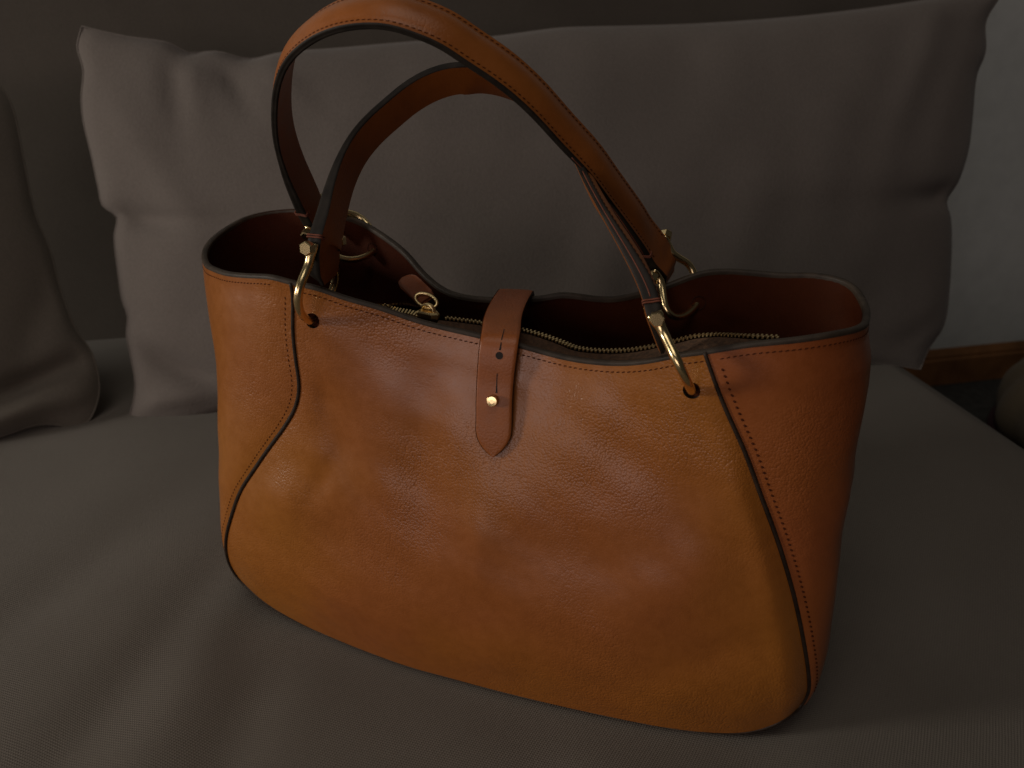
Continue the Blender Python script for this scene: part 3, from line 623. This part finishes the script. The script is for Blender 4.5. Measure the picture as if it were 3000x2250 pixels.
def row_teeth(P, sgn):
    P = resample(P, 60); L_ = np.r_[0, np.cumsum(np.linalg.norm(np.diff(P, axis=0), axis=1))]; s = 0
    while s < L_[-1]:
        c = A([np.interp(s, L_, P[:, i]) for i in range(3)]); i = int(min(s / L_[-1] * 59, 58)); t = nrm(P[i + 1] - P[i]); q = nrm(np.cross(A((0, 0, 1)), t))
        parts.append(tooth(c, t, nrm(q + A((0, 0, -.5 * sgn))), A((0, 0, 1)), .0030, .0010, .0012)); s += .0021
row_teeth(ZIP_UP, 1); row_teeth(ZIP_LOW, -1)
o = mesh_obj("zip_teeth", *merge(parts), M_BRASS, zipp, smooth=False); o["kind"] = "stuff"
zu, zd = resample(ZIP_UP, 40), resample(ZIP_LOW, 40)
for P_, sg, nm in ((zu, 1, "rear_tape"), (zd, -1, "front_tape")):
    q = A((0, 1.0, -.3)) * sg if sg > 0 else A((0, -1.0, -.3))
    V = np.stack([P_ - A((0, 0, .0009)), P_ + q * .006 - A((0, 0, .0009)), P_ + q * .012 - A((0, 0, .006))], 1)
    mesh_obj(nm, V.reshape(-1, 3), grid_faces(40, 3), M_TAPE if sg < 0 else M_LIN, zipp)
# slider: body, bridge, ring and leather pull
sc0 = A((-.0515, .0275, .2272)); tx = nrm(A((.0130, -.0020, -.0006))); ty = nrm(np.cross(A((0, 0, 1)), tx)); tz_ = np.cross(tx, ty)
def bevel_box(c, ex, ey, ez, lx, ly, lz, taper=.75):
    v = []
    for z, f in ((-1, .92), (-.5, 1.0), (.5, 1.0), (1, .86)):
        for (x, y) in ((-1, -.8), (-.8, -1), (.55, -.8), (1, -.25), (1, .25), (.55, .8), (-.8, 1), (-1, .8)):
            v.append(c + ex * x * lx / 2 * f + ey * y * ly / 2 * f + ez * z * lz / 2)
    F = grid_faces(4, 8, False, True, flip=True) + [tuple(range(8))[::-1], tuple(range(24, 32))]
    return v, F
slider = mesh_obj("slider", *bevel_box(sc0, tx, ty, tz_, .0125, .0080, .0042), M_BRASS, zipp, smooth=False)
br = [sc0 + tx * x + tz_ * z for x, z in ((-.004, .001), (-.0035, .0042), (-.001, .0055), (.002, .0048), (.004, .001))]
mesh_obj("bridge", *tube_geo(resample(br, 20), (.0009, .0016), 8), M_BRASS, slider)
rc0 = sc0 + A((-.0030, .0040, .0062)); rx = nrm(A((.9, -.05, -.1))); ry = nrm(A((-.25, .65, .55)))
th = np.linspace(0, 2 * math.pi, 40, endpoint=False)
ring = rc0 + np.cos(th)[:, None] * rx * .0066 + np.sin(th)[:, None] * ry * .0044
mesh_obj("pull_ring", *tube_geo(ring, .0009, 8, True), M_BRASS, slider)
pt = A([(-.0545, .0335, .2330), (-.0580, .0360, .2342), (-.0640, .0405, .2362), (-.0705, .0455, .2378), (-.0765, .050, .2380)])
PT = resample(pt, 30); tt = nrm(np.gradient(PT, axis=0)); pw = nrm(A((.64, .5, .30)) - tt * (tt @ A((.64, .5, .30)))[:, None]); pn = np.cross(tt, pw)
ls = np.linspace(0, 1, 30); hwp = .0056 * np.where(ls > .75, np.sqrt(np.clip(1 - ((ls - .75) / .25) ** 2, .0, 1)), 1) * (1 - .12 * (ls < .12)); hwp = np.maximum(hwp, .0002)
V = np.concatenate([np.stack([PT + pw * (hwp * x)[:, None] + pn * s_ * .0011 for x in (-1, -.5, 0, .5, 1)], 1).reshape(-1, 3) for s_ in (1, -1)])
Fp = grid_faces(30, 5) + grid_faces(30, 5, off=150, flip=True)
Fp += [(i * 5, 150 + i * 5, 150 + (i + 1) * 5, (i + 1) * 5) for i in range(29)] + [(i * 5 + 4, (i + 1) * 5 + 4, 150 + (i + 1) * 5 + 4, 150 + i * 5 + 4) for i in range(29)] + [(0, 1, 2, 3, 4, 154, 153, 152, 151, 150)]
mesh_obj("pull_tab", V, Fp, M_TAB, slider)

# ---- handles
def handle(P, nrm_cam, width, endL_, endR_, twist=None, twist_rng=(.475, .62), back_off=None):
    P = A(list(endL_) + list(map(tuple, P)) + list(endR_))
    N = 220; P = resample(P, N, smooth=10); t = nrm(np.gradient(P, axis=0))
    L_ = np.r_[0, np.cumsum(np.linalg.norm(np.diff(P, axis=0), axis=1))]; ds = np.minimum(L_, L_[-1] - L_)
    wdir = -A(nrm_cam); e = A((0, .97, .12 * np.sign(wdir[2])))
    bl = sstep(ds, .012, .05)[:, None]
    wd = nrm(wdir * bl + e * (1 - bl))
    if twist is not None:
        f_ = sstep(L_ / L_[-1], *twist_rng)[:, None]; wd = nrm(wd * (1 - f_) + nrm(A(twist)) * f_)
    wd = nrm(wd - t * np.sum(wd * t, 1)[:, None])
    o_ = np.cross(wd, t); ctr = P.mean(0)
    if np.sum(o_[N // 2] * (P[N // 2] - ctr)) < 0: o_ = -o_
    W_ = width * (1 - .10 * (1 - sstep(ds, .0, .03)) - .25 * (1 - sstep(ds, 0, .008)))
    off = (width - W_) / 2
    P0 = P + wd * off[:, None]
    if back_off is not None: P0 = P0 - o_ * (back_off(L_ / L_[-1]) * sstep(ds, .01, .05))[:, None]
    thick = .0037 + .0038 * (1 - sstep(ds, .025, .090)) - .0055 * (1 - sstep(ds, 0, .007))      # folded ends are thicker, closing to a lip
    xs = np.linspace(0, 1, 17)
    dome = lambda x: .0024 * np.clip(np.sin(math.pi * np.clip((x - .13) / .74, 0, 1)), 0, 1) ** .75
    sep = .0002
    OG = np.stack([P0 + wd * (W_ * x)[:, None] + o_ * (thick + dome(x) * sstep(ds, .02, .06))[:, None] for x in xs], 1)
    h = mesh_obj("handle", OG.reshape(-1, 3), grid_faces(N, 17, flip=True), M_HAND, BAG)
    IG = np.stack([P0 + wd * (W_ * x)[:, None] - o_ * (.0003 * math.sin(math.pi * x)) for x in xs], 1)
    mesh_obj("inner_strap", IG.reshape(-1, 3), grid_faces(N, 17), M_HAND, h)
    for x, sg in ((0, -1), (1, 1)):
        E0 = P0 + wd * (W_ * x)[:, None]
        EG = np.stack([E0 + wd * sg * b_ + o_ * (thick * k_)[:, None] for k_, b_ in ((0, 0), (.08, .0004), (.35, .0007), (.5, .0003), (.65, .0007), (.92, .0004), (1, 0))], 1)
        mesh_obj("handle_edge", EG.reshape(-1, 3), grid_faces(N, 7), M_HEDGE, h)
        for sel in (np.where((ds < .115) & (ds > .030) & (L_ > L_[-1] / 2))[0],):
            Pm = (E0 + wd * sg * .0003 + o_ * (thick * .5)[:, None])[sel]
            mesh_obj("edge_seam", *tube_geo(Pm, .0004, 6), M_THR, h)
    for i in (0, N - 1):
        mesh_obj("handle_end", np.concatenate([OG[i], IG[i]]), [(k, k + 1, 17 + k + 1, 17 + k) for k in range(16)], M_HAND, h)
    st = []
    for x in (.085, .915):
        Q = P0 + wd * (W_ * x)[:, None] + o_ * thick[:, None]; sel = ds > .022; st.append(stitch_geo(Q[sel], o_[sel], .0030, .0021, .0006))
    s_ = mesh_obj("handle_stitching", *merge(st), M_STI, h); s_["kind"] = "stuff"
    # bar tacks closing the loops round the pins
    for i0 in (int(np.argmin(np.abs(L_ - .030))), int(np.argmin(np.abs(L_ - (L_[-1] - .030))))):
        for dz in (0, .0012):
            loop = []
            for (x, k_) in ((-.055, .0), (-.055, .5), (-.055, 1.0), (.03, 1.06), (.10, 1.02), (.10, .5), (.10, -.02), (.03, -.06)):
                loop.append(P0[i0] + wd[i0] * W_[i0] * x + o_[i0] * thick[i0] * k_ + t[i0] * dz + t[i0] * .0009 * (k_ - .5))
            mesh_obj("bar_tack", *tube_geo(resample(loop, 36, True), .00045, 6, True, ref=t[i0]), M_THR, h)
    def pin_seat(pt, side_):
        i = int(np.argmin(np.linalg.norm(P0 - A(pt), axis=1) + 9 * ((L_ < L_[-1] / 2) != (side_ < 0))))
        return P0[i] + wd[i] * W_[i] / 2 + o_[i] * thick[i] / 2, wd[i], W_[i] / 2
    return pin_seat
seat_f = handle(HANDLE_FRONT, N_FRONT[0], .022, [(-.0990, -.0040, .2475), (-.0968, -.0065, .2610)], [(.0768, -.0080, .2440), (.0815, -.0060, .2325)], twist=(-.15, .94, -.31), back_off=lambda x: .0040 * (1 - sstep(x, .48, .64)))
seat_b = handle(HANDLE_BACK, N_BACK[0], .021, [(-.1555, .1050, .2350), (-.1600, .1000, .2470)], [(.0620, .1060, .2345), (.0665, .1075, .2275)], twist=(.25, .93, .28), twist_rng=(.905, .965), back_off=lambda x: .0017 + 0 * x)

# ---- shackles
def shackle(seat, hole):
    pc, axis, hw_ = seat; hole = A(hole); HWp = hw_ + .0026
    d = hole - pc; d = d - axis * (d @ axis); L_ = np.linalg.norm(d); d = d / L_
    lat = (hole - pc) @ axis
    half_ = [(HWp, -.0025), (HWp, .0), (HWp - .0008, .12 * L_), (HWp - .0002, .22 * L_), (.0155, .32 * L_), (.0185, .44 * L_), (.0195, .58 * L_), (.0165, .75 * L_), (.0090, .91 * L_), (0, 1.0 * L_)]
    pts = [(x, y) for x, y in half_] + [(-x, y) for x, y in half_[:-1][::-1]]
    P = A([pc + axis * (x + lat * sstep(y, 0, .5 * L_)) + d * y for x, y in pts]); P = resample(P, 90, smooth=3)
    s = np.linspace(-1, 1, 90); ear = np.exp(-((np.abs(s) - .97) / .07) ** 2)
    r1 = .0025 + .0014 * ear - .0004 * (1 - np.abs(s)); r2 = .0025 - .0010 * ear - .0004 * (1 - np.abs(s))
    T_, N_, B_ = frames(P, ref=np.cross(axis, d))
    o = mesh_obj("shackle", *tube_geo(P, np.stack([r1, r2], 1), 12, ref=np.cross(axis, d)), M_GOLD, BAG)
    e1 = nrm(np.cross(axis, d)); e2 = np.cross(axis, e1); hx = np.arange(6) * math.pi / 3 + .3
    pin = [pc - axis * (HWp + .001), pc + axis * (HWp + .001)]
    mesh_obj("pin", *tube_geo(A([pin[0], (pin[0] + pin[1]) / 2, pin[1]]), .0017, 10, ref=e1), M_GOLD, o)
    for sg in (-1, 1):
        V = []
        for r, z in ((.0037, .0008), (.0037, .0046), (.0032, .0052)):
            V += [pc + axis * sg * (HWp + .0008 + z) + (math.cos(t) * e1 + math.sin(t) * e2) * r for t in hx]
        F = grid_faces(3, 6, False, True, flip=(sg < 0)) + [tuple(range(12, 18)), tuple(range(6))]
        mesh_obj("pin_head", V, F, M_GOLD, o, smooth=False)
    return o
shackle(seat_f((-.0955, -.0085, .2715), -1), hFL)
shackle(seat_f((.0745, -.0085, .2520), 1), hFR)
shackle(seat_b((-.1605, .0985, .2500), -1), hBL)
shackle(seat_b((.0590, .1030, .2390), 1), hBR)
